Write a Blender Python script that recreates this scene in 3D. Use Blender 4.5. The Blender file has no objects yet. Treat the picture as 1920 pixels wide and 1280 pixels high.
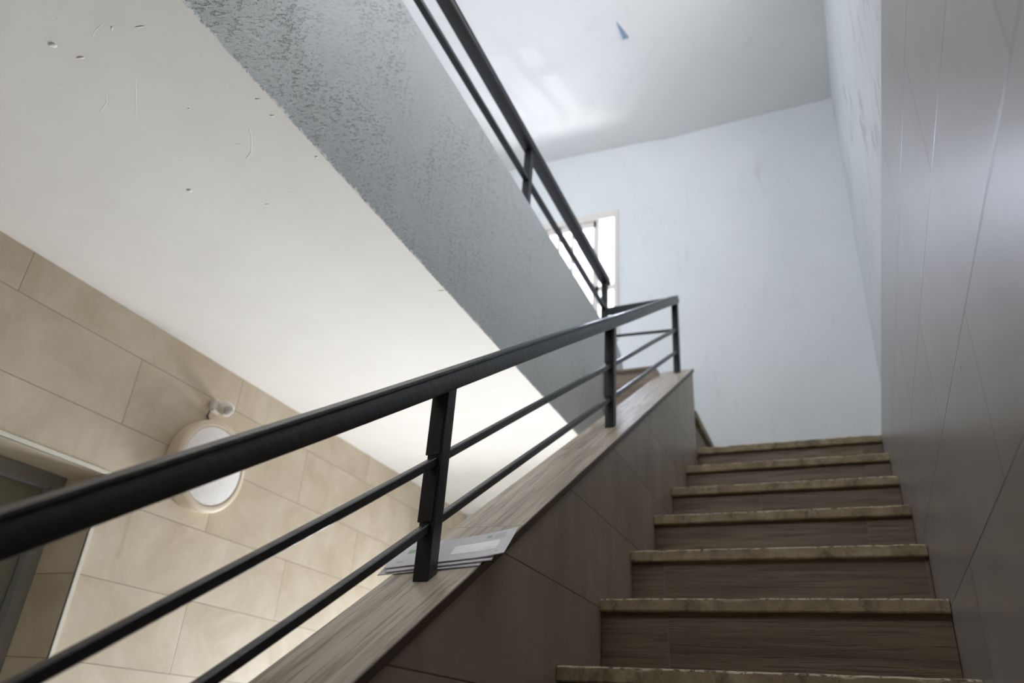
import bpy, math, random
from mathutils import Vector, Matrix, noise
C = bpy.context.scene
COL = C.collection
S = 1.4            # model units -> metres
YB_ = 3.7          # back wall
random.seed(4)

# ------------------------------------------------------------------ camera
def V(*a): return Vector(a) * S
cam_d = bpy.data.cameras.new('camera')
cam = bpy.data.objects.new('camera', cam_d); COL.objects.link(cam)
Rv = Vector((0.91874376, 0.38931034, 0.06593458)); Uv = Vector((0.12657795, -0.44855735, 0.88474535)); Fv = Vector((-0.37401595, 0.8045084, 0.46138736))
cam.matrix_world = Matrix((( Rv.x, Uv.x, -Fv.x, 0), (Rv.y, Uv.y, -Fv.y, 0), (Rv.z, Uv.z, -Fv.z, 0), (0, 0, 0, 1)))
cam_d.sensor_width = 36; cam_d.lens = 1431.03 / 1920 * 36
cam_d.clip_start = 0.02
cam_d.dof.use_dof = True; cam_d.dof.focus_distance = 1.28 * S; cam_d.dof.aperture_fstop = 2.6
C.camera = cam

# ------------------------------------------------------------------ light
C.view_settings.view_transform = 'Standard'; C.view_settings.look = 'None'
C.view_settings.gamma = 1; C.view_settings.use_curve_mapping = False
C.view_settings.exposure = 0.0
C.cycles.max_bounces = 14; C.cycles.diffuse_bounces = 10; C.cycles.glossy_bounces = 5
w = bpy.data.worlds.new('sky'); C.world = w; w.use_nodes = True
w.node_tree.nodes['Background'].inputs[0].default_value = (0.86, 0.93, 1.0, 1)
w.node_tree.nodes['Background'].inputs[1].default_value = 3.0

def area(name, loc, direction, sx, sy, watts, col):
    d = bpy.data.lights.new(name, 'AREA'); d.shape = 'RECTANGLE'; d.size = sx * S; d.size_y = sy * S
    d.energy = watts; d.color = col
    o = bpy.data.objects.new(name, d); COL.objects.link(o); o.location = V(*loc)
    o.rotation_euler = Vector(direction).to_track_quat('-Z', 'Z').to_euler()
    return o
# daylight at the landing window and hall entrance, then two added fills
area('daylight_landing_window', (-1.40, 3.98, 2.62), (0, -1, -.45), 0.95, 1.15, 125, (0.73, 0.79, 1.0))
area('daylight_hall_entrance', (-1.30, 4.75, -0.12), (0, -1, 0.05), 1.25, 1.45, 560, (0.93, 0.965, 1.0))
area('added_front_fill', (-.75, -1.44, 2.72), (0, 1, 0), 1.1, .85, 42, (1.0, 0.99, 0.975))  # added fill behind the viewer, brightens the stairwell; no known window
area('added_side_fill', (.40, 1.5, 2.93), (-1, 0, -.1), 0.95, 0.66, 72, (1.0, 0.985, 0.965))  # added out-of-view fill that lifts the upper parapet and walls
# sunlight thrown up from outside, through the window panes, onto the ceiling
sd = bpy.data.lights.new('sun_glint', 'SPOT'); sd.energy = 420; sd.spot_size = math.radians(15); sd.spot_blend = .1; sd.shadow_soft_size = .03; sd.color = (1, .97, .92)
so = bpy.data.objects.new('sun_glint', sd); COL.objects.link(so); gd = Vector((-.11, -.40, .55)).normalized(); so.location = (Vector((-1.33, YB_, 2.48)) - gd * 5.0) * S; so.rotation_euler = gd.to_track_quat('-Z', 'Y').to_euler()

# ------------------------------------------------------------------ mesh helpers
class MB:
    def __init__(s): s.v = []; s.f = []; s.sm = []
    def add(s, vs, fs, smooth=False):
        n = len(s.v); s.v += [tuple(p) for p in vs]; s.f += [tuple(i + n for i in f) for f in fs]; s.sm += [smooth] * len(fs); return s
    def box(s, x0, x1, y0, y1, z0, z1, b=0.0):
        if b <= 0:
            vs = [(x, y, z) for z in (z0, z1) for y in (y0, y1) for x in (x0, x1)]
            return s.add(vs, [(0, 2, 3, 1), (4, 5, 7, 6), (0, 1, 5, 4), (2, 6, 7, 3), (0, 4, 6, 2), (1, 3, 7, 5)])
        # chamfered box
        P = {}; vs = []
        def pt(x, y, z, ax):
            q = [x, y, z]; lo = (x0, y0, z0); hi = (x1, y1, z1)
            for a in range(3):
                if a != ax: q[a] = lo[a] + b if q[a] == lo[a] else hi[a] - b
            vs.append(tuple(q)); return len(vs) - 1
        for x in (x0, x1):
            for y in (y0, y1):
                for z in (z0, z1):
                    for a in range(3): P[(x, y, z, a)] = pt(x, y, z, a)
        fs = []
        X, Y, Z = (x0, x1), (y0, y1), (z0, z1)
        for x in X: fs.append([P[(x, Y[0], Z[0], 0)], P[(x, Y[1], Z[0], 0)], P[(x, Y[1], Z[1], 0)], P[(x, Y[0], Z[1], 0)]])
        for y in Y: fs.append([P[(X[0], y, Z[0], 1)], P[(X[1], y, Z[0], 1)], P[(X[1], y, Z[1], 1)], P[(X[0], y, Z[1], 1)]])
        for z in Z: fs.append([P[(X[0], Y[0], z, 2)], P[(X[1], Y[0], z, 2)], P[(X[1], Y[1], z, 2)], P[(X[0], Y[1], z, 2)]])
        for x in X:
            for y in Y: fs.append([P[(x, y, Z[0], 0)], P[(x, y, Z[0], 1)], P[(x, y, Z[1], 1)], P[(x, y, Z[1], 0)]])
            for z in Z: fs.append([P[(x, Y[0], z, 0)], P[(x, Y[0], z, 2)], P[(x, Y[1], z, 2)], P[(x, Y[1], z, 0)]])
            for y in Y:
                for z in Z: fs.append([P[(x, y, z, 0)], P[(x, y, z, 1)], P[(x, y, z, 2)]])
        for y in Y:
            for z in Z: fs.append([P[(X[0], y, z, 1)], P[(X[0], y, z, 2)], P[(X[1], y, z, 2)], P[(X[1], y, z, 1)]])
        return s.add(vs, fs)
    def prism(s, poly, axis, a, b):
        """poly: 2-D points in the other two axes, extruded along axis (0 x, 1 y, 2 z)"""
        n = len(poly); vs = []
        for t in (a, b):
            for (p, q) in poly:
                vs.append({0: (t, p, q), 1: (p, t, q), 2: (p, q, t)}[axis])
        fs = [tuple(range(n)), tuple(range(2 * n - 1, n - 1, -1))] + [(i, (i + 1) % n, (i + 1) % n + n, i + n) for i in range(n)]
        return s.add(vs, fs)
    def sweep(s, prof, path, up=(0, 0, 1), smooth=True, cap=True):
        """prof: (side, up) points; path: list of points"""
        n = len(prof); vs = []; up = Vector(up)
        path = [Vector(p) for p in path]
        for i, p in enumerate(path):
            a = path[max(i - 1, 0)]; b = path[min(i + 1, len(path) - 1)]
            t = (b - a).normalized(); sd = t.cross(up).normalized(); u = sd.cross(t).normalized()
            for (q, r) in prof: vs.append(p + sd * q + u * r)
        fs = []
        for i in range(len(path) - 1):
            for j in range(n): fs.append((i * n + j, i * n + (j + 1) % n, (i + 1) * n + (j + 1) % n, (i + 1) * n + j))
        s.add(vs, fs, smooth)
        if cap:
            s.add(vs[:n], [tuple(range(n))]); s.add(vs[-n:], [tuple(range(n - 1, -1, -1))])
        return s
    def lathe(s, prof, c, axis, n=48, smooth=True):
        """prof: (radius, height) along axis vector from point c"""
        ax = Vector(axis).normalized(); e1 = ax.orthogonal().normalized(); e2 = ax.cross(e1); c = Vector(c); vs = []
        for (r, h) in prof:
            for k in range(n):
                a = 2 * math.pi * k / n; vs.append(c + ax * h + (e1 * math.cos(a) + e2 * math.sin(a)) * r)
        fs = []
        for i in range(len(prof) - 1):
            for k in range(n): fs.append((i * n + k, i * n + (k + 1) % n, (i + 1) * n + (k + 1) % n, (i + 1) * n + k))
        fs.append(tuple(range(n))); m = len(prof) - 1; fs.append(tuple(m * n + k for k in range(n)))
        return s.add(vs, fs, smooth)
    def quad(s, a, b, c, d): return s.add([a, b, c, d], [(0, 1, 2, 3)])

WL = {}
def obj(name, mb, mat, parent=None, bevel=0, kind=None, autosmooth=True):
    me = bpy.data.meshes.new(name)
    base = WL.get(parent.name, Vector()) if parent else Vector()
    me.from_pydata([tuple(Vector(p) * S - base) for p in mb.v], [], mb.f)
    me.polygons.foreach_set('use_smooth', mb.sm)
    import bmesh
    bm = bmesh.new(); bm.from_mesh(me)
    bmesh.ops.remove_doubles(bm, verts=bm.verts, dist=1e-6)
    bmesh.ops.recalc_face_normals(bm, faces=bm.faces)
    if autosmooth:
        for e in bm.edges:
            if len(e.link_faces) == 2 and e.calc_face_angle(0) > 0.6: e.smooth = False
    bm.to_mesh(me); bm.free()
    me.materials.append(mat)
    o = bpy.data.objects.new(name, me); COL.objects.link(o)
    if parent: o.parent = parent
    WL[o.name] = base.copy()
    if bevel:
        m = o.modifiers.new('bevel', 'BEVEL'); m.width = bevel * S; m.segments = 2; m.limit_method = 'ANGLE'; m.angle_limit = 0.7
    if kind: o['kind'] = kind
    return o
def thing(name, label, cat, loc=(0, 0, 0), group=None):
    o = bpy.data.objects.new(name, None); COL.objects.link(o); o.empty_display_size = .05
    o.location = V(*loc); WL[o.name] = V(*loc)
    o['label'] = label; o['category'] = cat
    if group: o['group'] = group
    return o
def tag(o, label, cat, group=None):
    o['label'] = label; o['category'] = cat
    if group: o['group'] = group
    return o
def struct(name, mb, mat, parent=None, **k): return obj(name, mb, mat, parent, kind=None if parent else 'structure', **k)

# ------------------------------------------------------------------ materials
def srgb(r, g, b):
    f = lambda c: (c / 255 / 12.92) if c <= 10 else ((c / 255 + .055) / 1.055) ** 2.4
    return (f(r), f(g), f(b), 1)
class NT:
    def __init__(s, name):
        s.m = bpy.data.materials.new(name); s.m.use_nodes = True; s.t = s.m.node_tree; s.n = s.t.nodes; s.b = s.n['Principled BSDF']; s.out = s.n['Material Output']
        g = s.n.new('ShaderNodeNewGeometry'); v = s.n.new('ShaderNodeVectorMath'); v.operation = 'SCALE'; v.inputs['Scale'].default_value = 1 / S
        s.l(g.outputs['Position'], v.inputs[0]); s.pos = v.outputs[0]
        sp = s.n.new('ShaderNodeSeparateXYZ'); s.l(s.pos, sp.inputs[0]); s.x, s.y, s.z = sp.outputs
    def l(s, a, b): s.t.links.new(a, b)
    def put(s, sock, v):
        if hasattr(v, 'is_output') or isinstance(v, bpy.types.NodeSocket): s.l(v, sock)
        else: sock.default_value = v
    def math(s, op, a, b=None, c=None, clamp=False):
        n = s.n.new('ShaderNodeMath'); n.operation = op; n.use_clamp = clamp; s.put(n.inputs[0], a)
        if b is not None: s.put(n.inputs[1], b)
        if c is not None: s.put(n.inputs[2], c)
        return n.outputs[0]
    def comb(s, x, y, z):
        n = s.n.new('ShaderNodeCombineXYZ'); s.put(n.inputs[0], x); s.put(n.inputs[1], y); s.put(n.inputs[2], z); return n.outputs[0]
    def map(s, vec, scale=(1, 1, 1), rot=(0, 0, 0), loc=(0, 0, 0)):
        n = s.n.new('ShaderNodeMapping'); s.l(vec, n.inputs[0]); n.inputs['Scale'].default_value = scale; n.inputs['Rotation'].default_value = rot; n.inputs['Location'].default_value = loc; return n.outputs[0]
    def noise(s, vec, scale, detail=3, rough=.5, dist=0):
        n = s.n.new('ShaderNodeTexNoise'); s.l(vec, n.inputs['Vector']); n.inputs['Scale'].default_value = scale; n.inputs['Detail'].default_value = detail; n.inputs['Roughness'].default_value = rough; n.inputs['Distortion'].default_value = dist; return n.outputs[0]
    def ramp(s, f, stops):
        n = s.n.new('ShaderNodeValToRGB'); s.put(n.inputs[0], f); e = n.color_ramp.elements
        while len(e) < len(stops): e.new(.5)
        for i, (p, c) in enumerate(stops): e[i].position = p; e[i].color = c if hasattr(c, '__len__') else (c, c, c, 1)
        return n.outputs[0]
    def mix(s, f, a, b, mode='MIX'):
        n = s.n.new('ShaderNodeMix'); n.data_type = 'RGBA'; n.blend_type = mode; s.put(n.inputs[0], f); s.put(n.inputs[6], a); s.put(n.inputs[7], b); return n.outputs[2]
    def white(s, vec):
        n = s.n.new('ShaderNodeTexWhiteNoise'); n.noise_dimensions = '3D'; s.l(vec, n.inputs['Vector']); return n.outputs['Value']
    def bump(s, h, strength=.3, dist=.01, normal=None):
        n = s.n.new('ShaderNodeBump'); n.inputs['Strength'].default_value = strength; n.inputs['Distance'].default_value = dist; s.put(n.inputs['Height'], h)
        if normal: s.l(normal, n.inputs['Normal'])
        return n.outputs[0]
    def fin(s, col, rough=.5, normal=None, spec=.5, metal=0):
        s.put(s.b.inputs['Base Color'], col); s.put(s.b.inputs['Roughness'], rough); s.b.inputs['Specular IOR Level'].default_value = spec; s.b.inputs['Metallic'].default_value = metal
        if normal: s.l(normal, s.b.inputs['Normal'])
        return s.m

def plain(name, col, rough=.5, spec=.5, metal=0, bump=0, bscale=60, var=.04):
    t = NT(name); n = t.noise(t.pos, bscale, 4)
    c = t.mix(t.ramp(n, [(.3, 0.0), (.7, 1.0)]), tuple(max(0, v * (1 - var)) for v in col[:3]) + (1,), tuple(min(1, v * (1 + var)) for v in col[:3]) + (1,))
    return t.fin(c, rough, t.bump(n, bump, .002 * S) if bump else None, spec, metal)

def tile_mat(name, c0, c1, grout, uaxis, z0, pitch, ln, off, rough=.4, spec=.5, streak=.5, gw=.0022, sheen_noise=.02, phase=0, dist=.6):
    t = NT(name); u = {'x': t.x, 'y': t.y}[uaxis]
    v = t.math('DIVIDE', t.math('SUBTRACT', t.z, z0), pitch); row = t.math('FLOOR', v); fv = t.math('SUBTRACT', v, row)
    par = t.math('MODULO', t.math('ADD', row, 100 + phase), 2.0)
    uu = t.math('ADD', t.math('DIVIDE', t.math('SUBTRACT', u, off), ln), t.math('MULTIPLY', par, .5)); cu = t.math('FLOOR', uu); fu = t.math('SUBTRACT', uu, cu)
    ev = t.math('MULTIPLY', t.math('MINIMUM', fv, t.math('SUBTRACT', 1.0, fv)), pitch)
    eu = t.math('MULTIPLY', t.math('MINIMUM', fu, t.math('SUBTRACT', 1.0, fu)), ln)
    e = t.math('MINIMUM', ev, eu)
    g = t.math('LESS_THAN', e, gw / 2)
    rnd = t.white(t.comb(row, cu, 0.0))
    off3 = t.comb(t.math('MULTIPLY', rnd, 13.7), t.math('MULTIPLY', rnd, 31.0), 0.0)
    va = t.n.new('ShaderNodeVectorMath'); va.operation = 'ADD'; t.l(t.pos, va.inputs[0]); t.l(off3, va.inputs[1]); p = va.outputs[0]
    n1 = t.noise(p, 5.5, 8, .62, dist); n2 = t.noise(t.map(p, (9, 9, 2.5)), 1.0, 5, .55); n3 = t.noise(p, 90, 3, .6)
    f = t.math('ADD', t.math('MULTIPLY', n1, 1 - streak), t.math('MULTIPLY', n2, streak))
    f = t.math('ADD', f, t.math('MULTIPLY', t.math('SUBTRACT', rnd, .5), .10))
    f = t.math('ADD', f, t.math('MULTIPLY', t.math('SUBTRACT', n3, .5), .12))
    c = t.ramp(f, [(.33, c0), (.68, c1)])
    if name.startswith('beige'):   # old brown drip mark beside the door
        sy = t.math('SUBTRACT', 1.0, t.math('MULTIPLY', t.math('ABSOLUTE', t.math('SUBTRACT', t.y, t.math('ADD', 1.582, t.math('MULTIPLY', t.math('SUBTRACT', n1, .5), .03)))), 90.0), None, True)
        sz = t.math('MULTIPLY', t.math('GREATER_THAN', t.z, .38), t.math('LESS_THAN', t.z, .524))
        c = t.mix(t.math('MULTIPLY', t.math('MULTIPLY', sy, sz), .35), c, srgb(166, 136, 98))
    c = t.mix(g, c, grout)
    h = t.math('SUBTRACT', t.math('MULTIPLY', t.math('MINIMUM', t.math('DIVIDE', e, gw), 1.0), 1.0), t.math('MULTIPLY', n3, sheen_noise * .3))
    r = t.math('ADD', rough, t.math('MULTIPLY', t.math('SUBTRACT', n1, .5), .12))
    return t.fin(c, r, t.bump(h, .4, .0010 * S), spec)

def wood_mat(name, c0, c1, c2, rot, length_axis_scale, rough=.45, joints=None, bumpk=.35):
    """grain runs along local Y after rot"""
    t = NT(name); p = t.map(t.pos, (1, 1, 1), rot)
    if joints:
        k, jl = joints
        sp = t.n.new('ShaderNodeSeparateXYZ'); t.l(p, sp.inputs[0])
        row = t.math('FLOOR', t.math('DIVIDE', t.math('SUBTRACT', t.z, 0.1335 - .17), .17))
        uu = t.math('ADD', t.math('DIVIDE', sp.outputs[1], jl), t.math('MULTIPLY', t.white(t.comb(row, 3.0, 0.0)), 7.0)) if k == 'rand' else t.math('DIVIDE', t.math('SUBTRACT', sp.outputs[1], k), jl)
        cu = t.math('FLOOR', uu); fu = t.math('SUBTRACT', uu, cu)
        e = t.math('MULTIPLY', t.math('MINIMUM', fu, t.math('SUBTRACT', 1.0, fu)), jl)
        rnd = t.white(t.comb(cu, row if k == 'rand' else 0.0, 1.0))
        va = t.n.new('ShaderNodeVectorMath'); va.operation = 'ADD'; t.l(p, va.inputs[0]); t.l(t.comb(t.math('MULTIPLY', rnd, 9.0), t.math('MULTIPLY', rnd, 5.0), t.math('MULTIPLY', rnd, 7.0)), va.inputs[1]); p = va.outputs[0]
    a = t.noise(t.map(p, (34, 1.6, 34)), 1.3, 6, .6, .5)
    b = t.noise(t.map(p, (170, 6, 170)), 1.0, 3, .65, .2)
    d = t.noise(t.map(p, (9, 1.2, 9)), 1.0, 4, .5, .8)
    f = t.math('ADD', t.math('MULTIPLY', a, .5), t.math('ADD', t.math('MULTIPLY', b, .2), t.math('MULTIPLY', d, .3)))
    c = t.ramp(f, [(.36, c0), (.5, c1), (.66, c2)])
    pores = t.ramp(b, [(.36, 0.0), (.47, 1.0)])
    c = t.mix(t.math('MULTIPLY', t.math('SUBTRACT', 1.0, pores), .75), c, c0)
    h = t.math('ADD', pores, t.math('MULTIPLY', a, .5))
    if joints:
        g = t.math('LESS_THAN', e, .0011); c = t.mix(g, c, srgb(120, 108, 95)); h = t.math('SUBTRACT', h, t.math('MULTIPLY', g, 2.0))
    return t.fin(c, rough, t.bump(h, bumpk, .0012 * S), .4)

M = {}
M['beige'] = tile_mat('beige_stone_tile', srgb(188, 174, 151), srgb(212, 201, 182), srgb(152, 138, 118), 'y', 0.106, 0.2115, 0.835, 0.625, rough=.5, spec=.35, streak=.15, gw=.0028, phase=1)
M['taupe'] = tile_mat('taupe_stone_tile', srgb(148, 140, 136), srgb(170, 163, 160), srgb(70, 62, 56), 'y', 0.072, 0.2155, 0.84, 0.115, rough=.30, spec=1.0, streak=.25, gw=.0022, phase=1, sheen_noise=.03, dist=0)
M['taupe_l'] = tile_mat('taupe_parapet_tile', srgb(138, 128, 116), srgb(166, 156, 143), srgb(84, 74, 64), 'y', 0.072, 0.2115, 3.36, 0.60, rough=.42, spec=.4, streak=.6, gw=.0022, phase=0)
M['cap'] = wood_mat('greyed_oak_tile_coping', srgb(140, 127, 111), srgb(188, 174, 156), srgb(208, 196, 179), (-math.atan(.64), 0, 0), 1, .36, joints=(-.011, .64), bumpk=.6)
M['capx'] = wood_mat('greyed_oak_tile_return', srgb(112, 97, 83), srgb(150, 134, 118), srgb(172, 157, 141), (0, 0, math.pi / 2), 1, .4)
M['riser'] = wood_mat('wood_look_riser_tile', srgb(84, 71, 57), srgb(114, 99, 80), srgb(136, 120, 99), (0, 0, math.pi / 2), 1, .45, joints=('rand', .62))
M['strip'] = plain('brown_edge_strip', srgb(74, 61, 54), .45, bump=.1)

def metal_mat():
    t = NT('black_gloss_paint'); n = t.noise(t.pos, 55, 5, .6); n2 = t.noise(t.pos, 400, 2)
    c = t.mix(t.ramp(n, [(.35, 0.0), (.75, 1.0)]), srgb(20, 21, 24), srgb(33, 34, 38))
    h = t.math('ADD', t.math('MULTIPLY', n, .8), t.math('MULTIPLY', n2, .12))
    r = t.math('ADD', .24, t.math('MULTIPLY', n, .22))
    return t.fin(c, r, t.bump(h, .55, .0022 * S), .5)
M['black'] = metal_mat()

def tread_mat():
    t = NT('worn_travertine'); n = t.noise(t.pos, 16, 7, .65, .4); f = t.noise(t.pos, 120, 4, .6)
    c = t.ramp(n, [(.3, srgb(118, 104, 82)), (.52, srgb(148, 133, 106)), (.75, srgb(176, 162, 136))])
    pit = t.ramp(f, [(.28, 1.0), (.36, 0.0)]); c = t.mix(t.math('MULTIPLY', pit, .8), c, srgb(62, 52, 42))
    # rubbed front arris: chalky stone with dirty chips
    zz = t.math('FRACT', t.math('DIVIDE', t.math('SUBTRACT', t.z, 0.1335), .17))
    top = t.math('GREATER_THAN', t.math('ADD', zz, t.math('MULTIPLY', t.math('SUBTRACT', n, .5), .06)), .975)
    chip = t.ramp(t.noise(t.pos, 60, 5, .75), [(.42, 1.0), (.5, 0.0)])
    edge = t.mix(chip, srgb(206, 194, 172), srgb(74, 64, 56))
    c = t.mix(t.math('MULTIPLY', top, .8), c, edge)
    dk = t.ramp(t.noise(t.map(t.pos, (1, 1, .5)), 26, 5, .75), [(.52, 0.0), (.64, 1.0)]); c = t.mix(t.math('MULTIPLY', dk, .6), c, srgb(80, 68, 54))
    return t.fin(c, .6, t.bump(t.math('ADD', n, t.math('MULTIPLY', f, .5)), .5, .003 * S), .3)
M['tread'] = tread_mat()

def white_soffit():
    t = NT('white_soffit_paint'); n = t.noise(t.pos, 9, 5, .55); f = t.noise(t.map(t.pos, (1, 3, 1)), 60, 3)
    c = t.mix(n, srgb(230, 228, 225), srgb(238, 237, 235))
    return t.fin(c, .62, t.bump(t.math('ADD', n, t.math('MULTIPLY', f, .12)), .25, .004 * S), .3)
M['soffit'] = white_soffit()

def plaster(name, col, bumpk, scale, ragged=False, rough=.55, spec=.35, dist=.004, stroke=(1, 1, 1), pitc=.14):
    t = NT(name)
    big = t.noise(t.pos, 3.0, 4, .5)
    if ragged:   # short combed ticks, gathered in steep rows
        rp = t.map(t.pos, (1, 1, 1), (-.87, 0, 0)); a = t.noise(t.map(rp, (1, .42, 1.5)), scale, 3, .62); b = t.noise(t.pos, scale * 2.5, 3, .6)
        a = t.math('SUBTRACT', a, t.math('MULTIPLY', t.math('SUBTRACT', t.noise(t.map(t.pos, (1, 38, 5), (.25, 0, 0)), 1.0, 3, .6), .5), .35))
    else: a = t.noise(t.map(t.pos, stroke), scale, 6, .68, .4); b = t.noise(t.map(t.pos, stroke), scale * 3.3, 3, .6)
    msk = t.ramp(t.noise(t.pos, 4.5, 3, .5, .5), [(.36, .12), (.66, 1.0)])
    c = t.mix(big, tuple(v * .955 for v in col[:3]) + (1,), tuple(min(1, v * 1.04) for v in col[:3]) + (1,))
    pit = t.ramp(a, [(.33, 1.0), (.44, 0.0)])
    c = t.mix(t.math('MULTIPLY', t.math('MULTIPLY', pit, msk), pitc), c, tuple(v * .45 for v in col[:3]) + (1,))
    h = t.math('MULTIPLY', t.math('SUBTRACT', t.math('ADD', t.math('MULTIPLY', b, .35), a), pit), msk)
    if ragged:   # the white soffit paint laps raggedly over the bottom arris
        r = t.noise(t.map(t.pos, (1, 1, .35)), 95, 3, .8); r2 = t.noise(t.map(t.pos, (1, 1, 0)), 14, 2)
        lim = t.math('ADD', 1.0765, t.math('MULTIPLY', t.math('SUBTRACT', t.math('ADD', r, t.math('MULTIPLY', r2, .5)), .70), .045))
        c = t.mix(t.math('LESS_THAN', t.z, lim), c, srgb(236, 233, 229))
    return t.fin(c, rough, t.bump(h, bumpk, dist * S), spec)
M['fascia'] = plaster('grey_blue_combed_plaster', srgb(180, 185, 187), .9, 135, True, .45, .4, .0026, (1, 1, 1), .07)
M['pale'] = plaster('pale_blue_plaster', srgb(222, 226, 229), .5, 22, False, .5, .4, .004, (1.4, 1.4, .35))
M['palew'] = plaster('pale_white_plaster', srgb(214, 218, 219), 1.0, 20, False, .5, .4, .008, (1.2, 1.2, .3), .45)
M['ceil'] = plaster('white_ceiling_paint', srgb(222, 221, 219), .06, 8, False, .5, .4)
M['frame_w'] = plain('white_window_paint', srgb(222, 216, 210), .4)
M['trim_w'] = plain('white_profile', srgb(226, 223, 212), .35)
M['doorf'] = plain('grey_door_frame', srgb(132, 132, 126), .4, bump=.1)
M['doorp'] = plain('grey_olive_door', srgb(128, 126, 112), .28, bump=.05, bscale=20)
M['frontw'] = plain('dim_brown_plaster', srgb(122, 112, 102), .6)
M['floor'] = plain('pale_floor_tile', srgb(211, 212, 212), .5)
M['lampb'] = plain('cream_plastic', srgb(214, 200, 178), .4)
M['lampd'] = plain('opal_diffuser', srgb(236, 234, 234), .35)
M['sensor'] = plain('white_plastic', srgb(228, 224, 220), .3)
M['lens'] = plain('sensor_lens', srgb(190, 187, 182), .35)
M['dark'] = plain('dark_cable', srgb(40, 36, 32), .5)
M['paper'] = plain('envelope_paper', srgb(226, 224, 230), .6, bump=.1, bscale=25)
M['paper2'] = plain('envelope_inner_paper', srgb(200, 198, 206), .6)
M['film'] = plain('window_film', srgb(235, 236, 240), .12, spec=.8, bump=.9, bscale=28)
M['green'] = plain('green_print', srgb(166, 196, 158), .6)
M['ink'] = plain('grey_print', srgb(165, 172, 170), .6)
M['blue_paint'] = plain('blue_grey_paint', srgb(120, 145, 170), .5)
def glass_mat():
    t = NT('window_glass'); tr = t.n.new('ShaderNodeBsdfTransparent'); gl = t.n.new('ShaderNodeBsdfGlossy'); gl.inputs['Roughness'].default_value = .03
    mx = t.n.new('ShaderNodeMixShader'); mx.inputs[0].default_value = .06; t.l(tr.outputs[0], mx.inputs[1]); t.l(gl.outputs[0], mx.inputs[2]); t.l(mx.outputs[0], t.out.inputs[0]); return t.m
M['glass'] = glass_mat()

# ------------------------------------------------------------------ the shell
FZ = -0.8865; CZ = 3.45; YB = 3.7; YF = -1.3; XL = -1.915; XR = .227
Y0, Z0, TR, RI = 1.493, .1335, .2726, .17
XS = -.55     # inner parapet face
mb = MB().box(XL - .3, .42, YF - .2, YB + .2, FZ - .1, FZ); struct('floor', mb, M['floor'])

# tiled hall wall with a recessed door opening
DY0, DY1, DZ, DX = .72, 1.465, .588, -2.072
mb = MB(); mb.box(XL - .28, XL, DY1, YB, FZ, 1.075); mb.box(XL - .28, XL, YF, DY0, FZ, 1.075); mb.box(XL - .28, XL, DY0, DY1, DZ, 1.075)
struct('wall_left', mb, M['beige'])
struct('wall_left', MB().box(XL - .28, XL, YF, YB, 1.075, CZ + .1), M['pale'])
# white profile round the opening
mb = MB(); e = .011; mb.box(XL - .004, XL + .004, DY0 - e, DY1 + e, DZ, DZ + e); mb.box(XL - .004, XL + .004, DY1, DY1 + e, FZ, DZ); mb.box(XL - .004, XL + .004, DY0 - e, DY0, FZ, DZ)
struct('trim_1', mb, M['trim_w'])
mb = MB(); fw = .04
mb.box(DX - .05, DX, DY1 - fw, DY1, FZ, DZ); mb.box(DX - .05, DX, DY0, DY0 + fw, FZ, DZ); mb.box(DX - .05, DX, DY0 + fw, DY1 - fw, DZ - fw, DZ)
d1 = struct('door_1', mb, M['doorf'], bevel=.002)
obj('door_panel', MB().box(DX - .06, DX - .028, DY0 + fw + .002, DY1 - fw - .002, FZ + .005, DZ - fw - .002, .002), M['doorp'], d1)
hb = MB().lathe([(.004, 0), (.016, 0), (.016, .006), (.006, .008), (.006, .03), (.004, .03)], (DX - .028, DY0 + fw + .05, -.15), (1, 0, 0), 20); hb.box(DX, DX + .01, DY0 + fw + .045, DY0 + fw + .13, -.157, -.143, .003)
obj('door_handle', hb, M['doorf'], d1)

# right wall: tile cladding up to the landing level, plaster set back above it
struct('wall_right', MB().box(.165, .42, YF, YB, FZ, 1.1535), M['taupe'])
mb = MB(); mb.box(XR, .36, 2.0, YB, 1.1535, CZ + .1); mb.box(XR, .36, YF, 1.0, 1.1535, CZ + .1); mb.box(XR, .36, 1.0, 2.0, 1.1535, 2.58); mb.box(XR, .36, 1.0, 2.0, 3.27, CZ + .1)  # gap out of view is made for the added side fill
struct('wall_right', mb, M['palew'])
struct('baseboard_right', MB().box(.218, XR - .0005, 3.13, YB - .001, 1.154, 1.215), M['tread'])

# back wall with the landing window and, below, the glazed hall entrance
WX0, WX1, WZ0, WZ1 = -1.76, -1.06, 2.03, 2.945
EX0, EX1, EZ = -1.80, -.78, .33
mb = MB(); t = .16
mb.box(XL - .28, WX0, YB, YB + t, 1.2, CZ + .1); mb.box(WX1, .42, YB, YB + t, 1.2, CZ + .1); mb.box(WX0, WX1, YB, YB + t, 1.2, WZ0); mb.box(WX0, WX1, YB, YB + t, WZ1, CZ + .1)
mb.box(XL - .28, EX0, YB, YB + t, FZ, 1.2); mb.box(EX1, .42, YB, YB + t, FZ, 1.2); mb.box(EX0, EX1, YB, YB + t, EZ, 1.2)
struct('wall_back', mb, M['pale'])
mb = MB(); f_ = .05
mb.box(WX0, WX1, YB - .012, YB + .05, WZ1 - f_, WZ1); mb.box(WX0, WX1, YB - .012, YB + .05, WZ0, WZ0 + .03); mb.box(WX1 - .026, WX1, YB - .012, YB + .05, WZ0 + .03, WZ1 - f_); mb.box(WX0, WX0 + .03, YB - .012, YB + .05, WZ0 + .03, WZ1 - f_)
win = struct('window_1', mb, M['frame_w'], bevel=.003)
mb = MB(); bars = [(-1.20, .038), (-1.354, .02), (-1.445, .02), (-1.54, .02), (-1.64, .02)]
for x, bw in bars: mb.box(x - bw / 2, x + bw / 2, YB, YB + .04, WZ0 + .03, WZ1 - f_)
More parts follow.
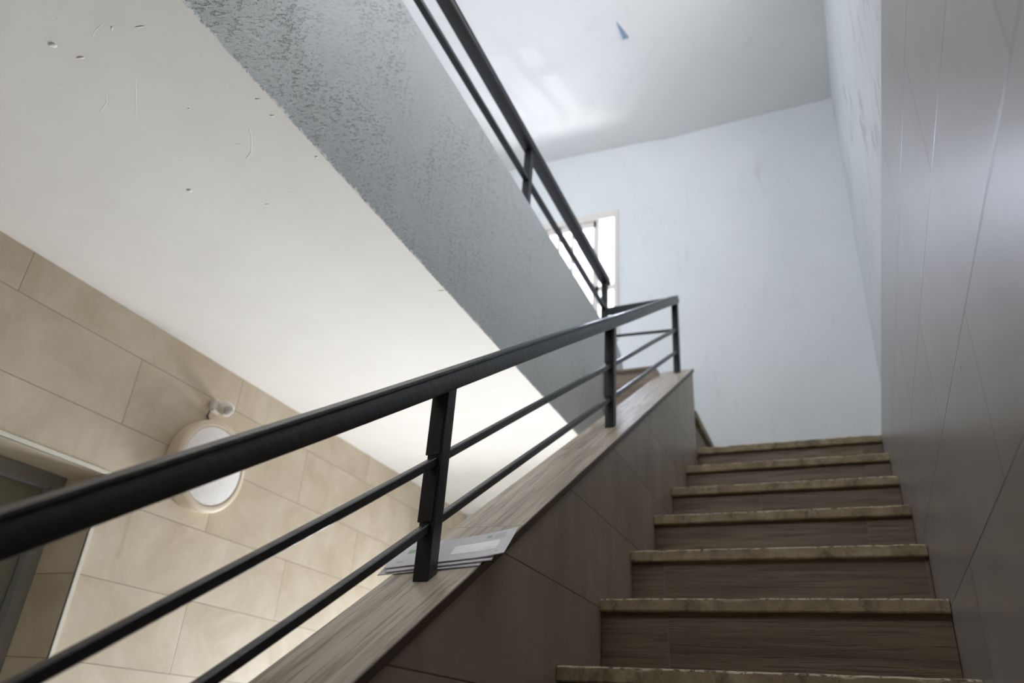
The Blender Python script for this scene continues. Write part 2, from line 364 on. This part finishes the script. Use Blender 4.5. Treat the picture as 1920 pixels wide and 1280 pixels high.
mb.box(WX0 + .03, -1.204, YB, YB + .04, 2.85, WZ1 - f_)
mb.box(-1.204, WX1 - .026, YB, YB + .04, 2.38, 2.415)
obj('window_bars', mb, M['frame_w'], win)
obj('window_pane', MB().box(WX0 + .01, WX1 - .01, YB + .018, YB + .021, WZ0 + .01, WZ1 - .01), M['glass'], win)
mb = MB(); q = .04
mb.box(EX0, EX0 + q, YB + .03, YB + .09, FZ, EZ); mb.box(EX1 - q, EX1, YB + .03, YB + .09, FZ, EZ); mb.box(EX0 + q, EX1 - q, YB + .03, YB + .09, EZ - q, EZ); mb.box(-1.31, -1.27, YB + .03, YB + .09, FZ, EZ - q)
d2 = struct('door_2', mb, M['doorf']); obj('door_glass', MB().box(EX0 + q, EX1 - q, YB + .058, YB + .062, FZ + .002, EZ - q), M['glass'], d2)

# front wall behind the viewer, with a high opening added for the fill
mb = MB(); W0, W1 = YF - .12, YF
mb.box(XL - .28, .42, W0, W1, FZ, 2.28)
mb.box(XL - .28, -1.3, W0, W1, 2.28, 3.16); mb.box(-.2, .42, W0, W1, 2.28, 3.16); mb.box(XL - .28, .42, W0, W1, 3.16, CZ + .1)
struct('wall_front', mb, M['frontw'])

# upper ceiling, slightly uneven where its two halves meet
xs = [XL - .28, -1.6, -1.2, -.95, -.84, -.76, -.66, -.5, -.2, .42]; zs = [3.478, 3.47, 3.46, 3.452, 3.443, 3.433, 3.437, 3.445, 3.452, 3.462]
mb = MB(); ys = [YF - .12 + (YB + .12 - YF) * i / 24 for i in range(25)]
vs = []; n = len(xs)
for j, y in enumerate(ys):
    k = max(0, min(1, (y - 1.8) / 1.9))
    for x, z in zip(xs, zs): vs.append((x, y, 3.45 + (z - 3.45) * k))
top = [(x, y, 3.6) for (x, y, z) in vs]; m_ = len(vs); fs = []
for j in range(len(ys) - 1):
    for i in range(n - 1):
        a = j * n + i; fs.append((a, a + 1, a + n + 1, a + n)); fs.append((a + m_, a + n + m_, a + n + 1 + m_, a + 1 + m_))
L_ = len(ys) - 1
for i in range(n - 1): fs.append((i, i + m_, i + 1 + m_, i + 1)); a = L_ * n + i; fs.append((a, a + 1, a + 1 + m_, a + m_))
for j in range(L_): a = j * n; fs.append((a, a + n, a + n + m_, a + m_)); a = j * n + n - 1; fs.append((a, a + m_, a + n + m_, a + n))
mb.add(vs + top, fs, True); struct('ceiling', mb, M['ceil'])
# small blue-painted wedge where the plaster fillet on the ceiling ends
mb = MB(); mb.add([(-.802, 2.74, 3.444), (-.796, 2.86, 3.432), (-.767, 2.86, 3.432), (-.799, 2.74, 3.444), (-.802, 2.74, 3.452), (-.796, 2.87, 3.455), (-.767, 2.87, 3.455), (-.799, 2.74, 3.452)], [(0, 1, 2, 3), (4, 7, 6, 5), (0, 4, 5, 1), (1, 5, 6, 2), (2, 6, 7, 3), (3, 7, 4, 0)])
struct('trim_2', mb, M['blue_paint'])

# hall ceiling = slab of the upper corridor, with lumps and drips of old paint on its underside
SZ0, SZ1, XF = 1.075, 1.3235, -.93
edge = MB(); mb = MB(); mb.box(XL, XF - .085, YF, YB, SZ0, SZ1)
def blob(x, y, rx, ry, h, ang=0, seed=0):
    n = 18; vs = []; rings = [(1.0, 0), (.8, .45), (.45, .85), (.0, 1.0)]
    for (k, hh) in rings[:-1]:
        for i in range(n):
            a = 2 * math.pi * i / n; w_ = 1 + .22 * noise.noise(Vector((math.cos(a) * 1.5 + seed * 3.1, math.sin(a) * 1.5, seed)))
            px, py = math.cos(a) * rx * k * w_, math.sin(a) * ry * k * w_
            vs.append((x + px * math.cos(ang) - py * math.sin(ang), y + px * math.sin(ang) + py * math.cos(ang), SZ0 - hh * h + (.0003 if hh == 0 else 0)))
    vs.append((x, y, SZ0 - h)); fs = []
    for r in range(2):
        for i in range(n): fs.append((r * n + i, r * n + (i + 1) % n, (r + 1) * n + (i + 1) % n, (r + 1) * n + i))
    for i in range(n): fs.append((2 * n + i, 2 * n + (i + 1) % n, 3 * n))
    xm = [q_[0] for q_ in vs]
    if min(xm) > XF - .085: edge.add(vs, fs, True)
    elif max(xm) < XF - .085: mb.add(vs, fs, True)
def pix(u, v, ax, val):
    d = Fv + Rv * ((u - 960) / 1431.03) - Uv * ((v - 640) / 1431.03); return d * (val / d[ax])
for i, (u, v, rx, ry, h, a) in enumerate([(99, 84, .0095, .006, .0045, .3), (151, 108, .010, .0028, .003, .2), (210, 53, .007, .0018, .0018, -.6), (262, 50, .010, .0018, .002, .2), (355, 357, .0075, .0065, .005, 0), (370, 364, .002, .002, .0015, 0), (500, 383, .0055, .003, .002, .2), (354, 204, .003, .002, .002, 0),
        (37, 111, .0016, .0016, .001, 0), (124, 181, .002, .0018, .001, 0), (163, 186, .002, .002, .001, 0), (336, 301, .007, .002, .001, .2), (137, 303, .006, .002, .0008, .1), (483, 186, .007, .0025, .002, .3), (510, 217, .006, .003, .002, .3), (593, 294, .004, .003, .003, .2), (445, 270, .007, .0014, .001, .1), (828, 545, .012, .003, .003, .3), (107, 35, .0015, .0015, .001, 0), (485, 407, .004, .0015, .001, 0), (543, 360, .008, .002, .001, .4), (400, 368, .004, .0015, .001, 1.2)]):
    p = pix(u, v, 2, SZ0); blob(p.x, p.y, rx, ry, h * .5, a, i)
def ridge(pts, r):
    P_ = [pix(u, v, 2, SZ0) for u, v in pts]
    (edge if min(p.x for p in P_) - .002 > XF - .085 else mb).sweep([(r * math.cos(a), r * .7 * math.sin(a)) for a in [k * math.pi / 4 for k in range(8)]], [pix(u, v, 2, SZ0) for u, v in pts], (0, 0, 1))
ridge([(468, 240), (472, 262), (471, 285), (461, 299)], .0011); ridge([(198, 172), (201, 190), (188, 210)], .0007); ridge([(255, 150), (255, 190), (256, 228)], .0006); ridge([(172, 70), (180, 55), (190, 47)], .0006); ridge([(107, 154), (126, 163)], .0006); ridge([(472, 345), (471, 375)], .0005)
struct('ceiling', mb, M['soffit'])

# ------------------------------------------------------------------ staircase
capz = lambda y: .64 * y - .473
st = thing('staircase', 'tiled flight of stairs with worn stone treads rising between the parapet and the taupe wall', 'staircase', (-.19, -.14, FZ))
body = []
ys_ = [(Y0 + k * TR, Z0 + k * RI) for k in range(-6, 7)]
poly = [(ys_[0][0] + .03, FZ + .0005)]
for k in range(-6, 7):
    y = Y0 + k * TR + .028; z = Z0 + k * RI - .037
    if k > -6: poly.append((y, z - RI))
    poly.append((y, z))
poly = [(ys_[0][0] + .03, FZ + .0005)]
for k in range(-5, 7):
    y = Y0 + k * TR + .028; poly.append((y, Z0 + (k - 1) * RI - .0295)); poly.append((y, Z0 + k * RI - .0295))
poly[0] = (Y0 - 5 * TR + .028, FZ + .0005); poly.pop(1)
poly += [(YB - .001, Z0 + 6 * RI - .0295), (YB - .001, .90), (3.2, .90), (Y0 - TR, FZ + .0005)]
obj('stair_body', MB().prism(poly, 0, XS + .002, .163), M['soffit'], st)
def tread(k):
    y0 = Y0 + k * TR; z1 = Z0 + k * RI; z0 = z1 - .029; y1 = y0 + TR + .026 if k < 6 else YB - .002
    x0, x1 = XS + .0015, .1635; n = 150; mbt = MB(); vs = []; P = 7
    for i in range(n + 1):
        x = x0 + (x1 - x0) * i / n
        a = noise.noise(Vector((x * 26, k * 7.3, 0))) * .6 + noise.noise(Vector((x * 75, k * 3.1, 5))) * .4
        c = max(0, noise.noise(Vector((x * 17, k * 5.7, 9))) - .12)
        wear = .0035 + .0018 * a + .010 * c; j = .0012 * noise.noise(Vector((x * 60, k, 3)))
        end = max(0, 1 - min(i, n - i) / 5) ; wear += .004 * end * (.5 + .5 * noise.noise(Vector((i * .9, k * 2.2, 1))))
        vs += [(x, y1, z0), (x, y0 + .002, z0), (x, y0 + j, z0 + .003), (x, y0 + j * .7, z1 - wear * 1.1), (x, y0 + wear * .5, z1 - wear * .35), (x, y0 + wear * 1.9 + .003, z1), (x, y1, z1)]
    fs = []
    for i in range(n):
        for q_ in range(P): fs.append((i * P + q_, i * P + (q_ + 1) % P, (i + 1) * P + (q_ + 1) % P, (i + 1) * P + q_))
    fs.append(tuple(range(P))); fs.append(tuple(n * P + q_ for q_ in range(P)))
    mbt.add(vs, fs); return mbt
for k in range(-5, 7):
    obj('tread' if k < 6 else 'landing', tread(k), M['tread'], st)
    y0 = Y0 + k * TR
    obj('riser', MB().box(XS + .0015, .1635, y0 + .018, y0 + .028, Z0 + (k - 1) * RI + (.0003 if k > -5 else .001), Z0 + k * RI - .0293), M['riser'], st)
# one more step turning left off the landing up to the corridor
obj('tread', MB().box(XF + .001, XS + .005, 3.122, YB - .002, 1.3235 - .036, 1.3235, .003), M['tread'], st)
obj('riser', MB().box(-.575, XS - .012, 3.132, YB - .002, 1.15, 1.2870), M['riser'], st)
obj('landing_body', MB().box(XF + .001, -.577, 3.122, YB - .002, .95, 1.287), M['soffit'], st)

# ------------------------------------------------------------------ stair parapet
XO = -.69; YE = 3.115
pp = thing('stair_parapet', 'sloping tiled parapet wall with a wood-look coping, carrying the long black railing', 'parapet', (-.62, 1.2, FZ))
ct = .014 / math.cos(math.atan(.64))
ya = -.25
poly = [(ya, FZ + .0005), (YE - .012, FZ + .0005), (YE - .012, capz(YE - .012) - ct), (ya, capz(ya) - ct)]
obj('parapet_body', MB().prism(poly, 0, XO + .008, XS), M['taupe_l'], pp)
nx = .006
def cap_piece(x0, x1, y0, y1, t0=0.0, t1=ct):
    return MB().prism([(y0, capz(y0) - t1), (y1, capz(y1) - t1), (y1, capz(y1) - t0), (y0, capz(y0) - t0)], 0, x0, x1)
obj('coping', cap_piece(XO, XS + .002, ya, YE + .003), M['cap'], pp, bevel=.0012)
o = obj('edge_strip', cap_piece(XS + .0005, XS + .0045, ya, YE + .003, .0012, ct + .001), M['strip'], pp); o['label'] = 'dark brown edge strip'
# level return of the parapet towards the corridor
obj('return_wall', MB().box(XF + .003, XO + .007, 3.0, 3.12, 1.32, 1.481), M['capx'], pp)
obj('return_coping', MB().box(XF + .003, XO - .001, 2.99, 3.118, 1.482, 1.496, .001), M['capx'], pp)
obj('end_tile', MB().prism([(YE - .012, FZ + .001), (YE - .002, FZ + .001), (YE - .002, capz(YE) - ct - .006), (YE - .012, capz(YE) - ct - .012)], 0, XO + .008, XS), M['taupe_l'], pp)

# upper parapet (corridor edge)
poly = [(YF + .001, SZ0), (YB - .36, SZ0)]
ye = 3.345; zt = 1.752; rr = .13
poly = [(YF + .001, SZ0), (ye, SZ0), (ye, zt - rr)] + [(ye - rr + rr * math.sin(a), zt - rr + rr * math.cos(a)) for a in [math.pi / 2 - i * math.pi / 16 for i in range(1, 9)]] + [(YF + .001, zt)]
mb = MB().prism(poly, 0, XF - .085, XF); n0 = len(mb.v); mb.v += edge.v; mb.f += [tuple(i + n0 for i in f) for f in edge.f]; mb.sm += edge.sm
o = obj('landing_parapet', mb, M['fascia'])
o.data.materials.append(M['soffit'])
for p_ in o.data.polygons:
    if p_.normal.z < -.9 or p_.center.z < (SZ0 - .0001) * S: p_.material_index = 1
tag(o, 'grey-blue rough plastered solid parapet of the upper corridor, above the white hall ceiling', 'parapet')

# ------------------------------------------------------------------ railings
RX = lambda y: -.62 + .0075 * (y - 1.07)
def hand_prof(wd=.036, h=.037):
    a = wd / 2; t_ = h * .5
    pts = [(-a * .93, t_ - h * .05), (-a * .86, t_), (a * .86, t_), (a * .93, t_ - h * .05), (a * .93, t_ - h * .14), (a * .80, t_ - h * .19), (a * .82, t_ - h * .23)]
    side = [(.86, .20), (.93, .12), (.98, .02), (1.0, -.10), (1.0, -.22), (.985, -.34), (.95, -.43), (.89, -.485), (.80, -.5)]
    pts += [(a * p, h * q) for p, q in side] + [(-a * p, h * q) for p, q in reversed(side)]
    pts += [(-a * .82, t_ - h * .23), (-a * .80, t_ - h * .19), (-a * .93, t_ - h * .14)]
    return pts
def sq(w_): h = w_ / 2; c = w_ * .12; return [(-h + c, -h), (h - c, -h), (h, -h + c), (h, h - c), (h - c, h), (-h + c, h), (-h, h - c), (-h, -h + c)]
HZ = lambda y: capz(y) + .3275 + .0145 * y
B1 = lambda y: capz(y) + .186 + .009 * y
B2 = lambda y: capz(y) + .075 + .009 * y
Y3 = 3.045
rl = thing('stair_railing', 'long black painted steel railing along the sloping parapet, with round-bottomed handrail and two bars', 'railing', (-.62, .1, capz(.1)))
def wob(fn, y0, y1, n=24): return [(RX(y) + .0006 * math.sin(y * 9), y, fn(y) + .0012 * math.sin(y * 5.0)) for y in [y0 + (y1 - y0) * i / n for i in range(n + 1)]]
obj('handrail', MB().sweep(hand_prof(), wob(HZ, -.12, Y3 + .012, 40)), M['black'], rl)
zx = HZ(Y3)
obj('handrail', MB().sweep(hand_prof(.03, .03), [(RX(Y3), Y3, zx - .004), (-.9295, Y3, zx - .012)]), M['black'], rl)
PY = [.1, 1.073, 2.055, Y3]; pw = .0138
for i, y in enumerate(PY):
    x = RX(y); b = capz(y - pw) - .004; mbp = MB()
    top = HZ(y) - .012
    yy = y + .002
    vs = [(x - pw, yy - pw, capz(yy - pw) + .0002), (x + pw, yy - pw, capz(yy - pw) + .0002), (x + pw, yy + pw, capz(yy + pw) + .0002), (x - pw, yy + pw, capz(yy + pw) + .0002), (x - pw, yy - pw, top - .009), (x + pw, yy - pw, top - .009), (x + pw, yy + pw, top + .009), (x - pw, yy + pw, top + .009)]
    mbp.add(vs, [(0, 1, 2, 3), (4, 5, 6, 7), (0, 1, 5, 4), (1, 2, 6, 5), (2, 3, 7, 6), (3, 0, 4, 7)])
    po = obj('post', mbp, M['black'], rl, bevel=.0012)
    # raised flat welded on the downhill face, stopping at each bar
    if i in (1, 2):
        mw = MB(); mw.box(x - pw - .003, x + pw * .72, y + .002 - pw - .0022, y + .002 - pw + .001, B1(y - pw) + .012, top - .02, .0008)
        mw.box(x - pw - .003, x + pw * .72, y + .002 - pw - .0022, y + .002 - pw + .001, B2(y - pw) + .010, B1(y - pw) - .012, .0008)
        obj('weld_plate', mw, M['black'], po)
segs = [(-.1, .1), (.1, 1.073), (1.073, 2.055), (2.055, Y3)]
for a, b in segs:
    for fn in (B1, B2): obj('bar', MB().sweep(sq(.0138), wob(fn, a, b, 8), smooth=False), M['black'], rl)
zb_ = B1(Y3)
obj('bar', MB().sweep(sq(.011), [(RX(Y3), Y3, zb_), (-.9295, Y3, zb_ + .012)], smooth=False), M['black'], rl)

ul = thing('landing_railing', 'level black steel railing on top of the grey-blue upper parapet, seen from below', 'railing', (-.944, 1.0, zt))
XU = -.944; UZ = 2.022; UB = 1.862
obj('handrail', MB().sweep(hand_prof(.046, .036), [(XU, y, UZ + .001 * math.sin(y * 4)) for y in [YF + .002 + (3.075 - YF) * i / 20 for i in range(21)]]), M['black'], ul)
obj('bar', MB().sweep(sq(.020), [(XU, y, UB) for y in (YF + .002, 1.0, 2.0, 3.05)], smooth=False), M['black'], ul)
for y in (.0, 1.03, 2.06, 3.055): obj('post', MB().box(XU - pw, XU + pw, y - pw, y + pw, zt + .0005, UZ - .008), M['black'], ul, bevel=.0012)

# ------------------------------------------------------------------ wall lamp and motion sensor
c = pix(398, 873, 0, XL + .055); c = Vector((XL, c.y, c.z)); R0 = .149
lm = thing('wall_lamp', 'round cream bulkhead lamp with a white diffuser, switched off, on the beige tiled wall', 'lamp', tuple(c))
obj('housing', MB().lathe([(R0 * .93, .0005), (R0 * .97, .006), (R0, .035), (R0 * .995, .044)], c, (1, 0, 0), 72), M['lampb'], lm)
obj('rim', MB().lathe([(R0 * 1.0, .0445), (R0 * 1.005, .049), (R0 * .985, .056), (R0 * .93, .060), (R0 * .875, .060), (R0 * .86, .056), (R0 * .85, .0445)], c, (1, 0, 0), 72), M['lampb'], lm)
obj('diffuser', MB().lathe([(R0 * .855, .054), (R0 * .83, .059), (R0 * .6, .066), (R0 * .3, .070), (R0 * .05, .071)], c, (1, 0, 0), 72), M['lampd'], lm)
q = pix(424, 766, 0, XL + .045)
sn = thing('motion_sensor', 'small white motion sensor ball fixed above the round wall lamp', 'motion sensor', (XL, q.y, q.z))
bl = MB(); bl.lathe([(.026 * math.sin(a), -.026 * math.cos(a)) for a in [.08 + i * (math.pi - .16) / 14 for i in range(15)]], (XL + .045, q.y, q.z), (1, 0, -.3), 28)
obj('sensor_head', bl, M['sensor'], sn)
obj('lens', MB().lathe([(.0165, -.001), (.0165, .003), (.014, .008), (.008, .011), (.002, .012)], (XL + .045 + .021, q.y - .008, q.z - .012), (1, -.35, -.5), 24), M['lens'], sn)
obj('bracket', MB().box(XL + .0005, XL + .028, q.y - .035, q.y + .008, q.z - .016, q.z + .026, .005), M['sensor'], sn)
cb = MB(); pa = [Vector((XL + .006, q.y - .028, q.z - .012)), Vector((XL + .006, q.y - .034, q.z - .035)), Vector((XL + .006, c.y - .01, c.z + R0 * .98))]
cb.sweep([(.003 * math.cos(k * math.pi / 4), .003 * math.sin(k * math.pi / 4)) for k in range(8)], pa, (1, 0, 0)); obj('cable', cb, M['dark'], sn)

# ------------------------------------------------------------------ letters behind the post
th = math.atan(.64); es = Vector((0, math.cos(th), math.sin(th))); en = Vector((0, -math.sin(th), math.cos(th))); ex = Vector((1, 0, 0)); org = Vector((0, 0, -.473))
def cp(x, s, h): return org + ex * x + es * s + en * h
def sheet(cs, h0, thick=.0012, curl=0, wave=0, n=24, m=8, seed=0):
    """cs: A(bottom left) B(bottom right) C(top right) D(top left) in (x, s)"""
    A, B, Cc, D = [Vector(p) for p in cs]; mbx = MB(); vs = []
    for lay in (0, 1):
        for j in range(m + 1):
            for i in range(n + 1):
                u, v = i / n, j / m; p = (A * (1 - u) + B * u) * (1 - v) + (D * (1 - u) + Cc * u) * v
                h = h0 + (thick if lay else 0) + curl * max(0, u - .72) ** 2 * 8 + wave * math.sin(u * 9 + seed) * (.3 + .7 * v) * .5 + wave * .4 * math.sin(v * 3 + u * 4)
                vs.append(cp(p.x, p.y, h))
    N = (n + 1) * (m + 1); fs = []
    for j in range(m):
        for i in range(n):
            a = j * (n + 1) + i; fs.append((a, a + 1, a + n + 2, a + n + 1)); fs.append((a + N, a + n + 1 + N, a + n + 2 + N, a + 1 + N))
    for i in range(n): fs.append((i, i + N, i + 1 + N, i + 1)); a = m * (n + 1) + i; fs.append((a, a + 1, a + 1 + N, a + N))
    for j in range(m): a = j * (n + 1); fs.append((a, a + n + 1, a + n + 1 + N, a + N)); a += n; fs.append((a, a + N, a + n + 1 + N, a + n + 1))
    mbx.add(vs, fs, True); return mbx
def sub(cs, u0, u1, v0, v1):
    A, B, Cc, D = [Vector(p) for p in cs]; f = lambda u, v: tuple((A * (1 - u) + B * u) * (1 - v) + (D * (1 - u) + Cc * u) * v); return [f(u0, v0), f(u1, v0), f(u1, v1), f(u0, v1)]
e3 = [(-.712, 1.285), (-.545, 1.322), (-.565, 1.42), (-.730, 1.385)]
e2 = [(-.700, 1.2905), (-.530, 1.338), (-.555, 1.44), (-.722, 1.395)]
e1 = [(-.708, 1.300), (-.513, 1.352), (-.536, 1.478), (-.738, 1.404)]
l3 = thing('envelope', 'lowest of the three white letters on the coping, folded, just showing under the others', 'envelope', tuple(cp(*e3[0], 0)), 'letters lying on the coping'); obj('paper_sheet', sheet(e3, .0012, .0012, 0, .0006, seed=2), M['paper2'], l3)
l2 = thing('envelope', 'middle white envelope of the pile behind the railing post, shorter than the top one', 'envelope', tuple(cp(*e2[0], .003)), 'letters lying on the coping'); obj('paper_sheet', sheet(e2, .0036, .0016, 0, .0006, seed=1), M['paper'], l2)
l1 = thing('envelope', 'top white window envelope with pale green print, its corner curling over the coping edge', 'envelope', tuple(cp(*e1[0], .008)), 'letters lying on the coping')
H1 = .0068; CU = .006; WV = .0012
obj('paper_sheet', sheet(e1, H1, .0014, CU, WV), M['paper'], l1)
def patch(name, r, mat, dh=.0002, thick=.0002, seed=0):
    u0, u1, v0, v1 = r; A, B, Cc, D = [Vector(p) for p in e1]; mbx = MB(); vs = []; n, m = 16, 4
    for j in range(m + 1):
        for i in range(n + 1):
            u, v = u0 + (u1 - u0) * i / n, v0 + (v1 - v0) * j / m; p = (A * (1 - u) + B * u) * (1 - v) + (D * (1 - u) + Cc * u) * v
            h = H1 + .0014 + dh + CU * max(0, u - .72) ** 2 * 8 + WV * math.sin(u * 9) * (.3 + .7 * v) * .5 + WV * .4 * math.sin(v * 3 + u * 4)
            if name == 'address_window': h += .0009 * (math.sin(u * 60 + v * 9) * .5 + .5) * (math.sin(v * 5 + 1) * .5 + .5) * min(1, min(i, n - i) / 2, min(j, m - j))
            vs.append(cp(p.x, p.y, h))
    fs = [(j * (n + 1) + i, j * (n + 1) + i + 1, (j + 1) * (n + 1) + i + 1, (j + 1) * (n + 1) + i) for j in range(m) for i in range(n)]
    mbx.add(vs, fs, True); return obj(name, mbx, mat, l1)
patch('address_window', (.52, .90, .24, .62), M['film'])
patch('printed_mark', (.13, .19, .52, .68), M['green'])
patch('printed_mark', (.76, .80, .76, .86), M['green'])
for k in range(4): patch('printed_line', (.83, .93 - .01 * (k % 2), .70 + k * .055, .713 + k * .055), M['ink'])
patch('printed_line', (.08, .14, .16, .19), M['ink']); patch('printed_line', (.9, .93, .12, .15), M['ink'])
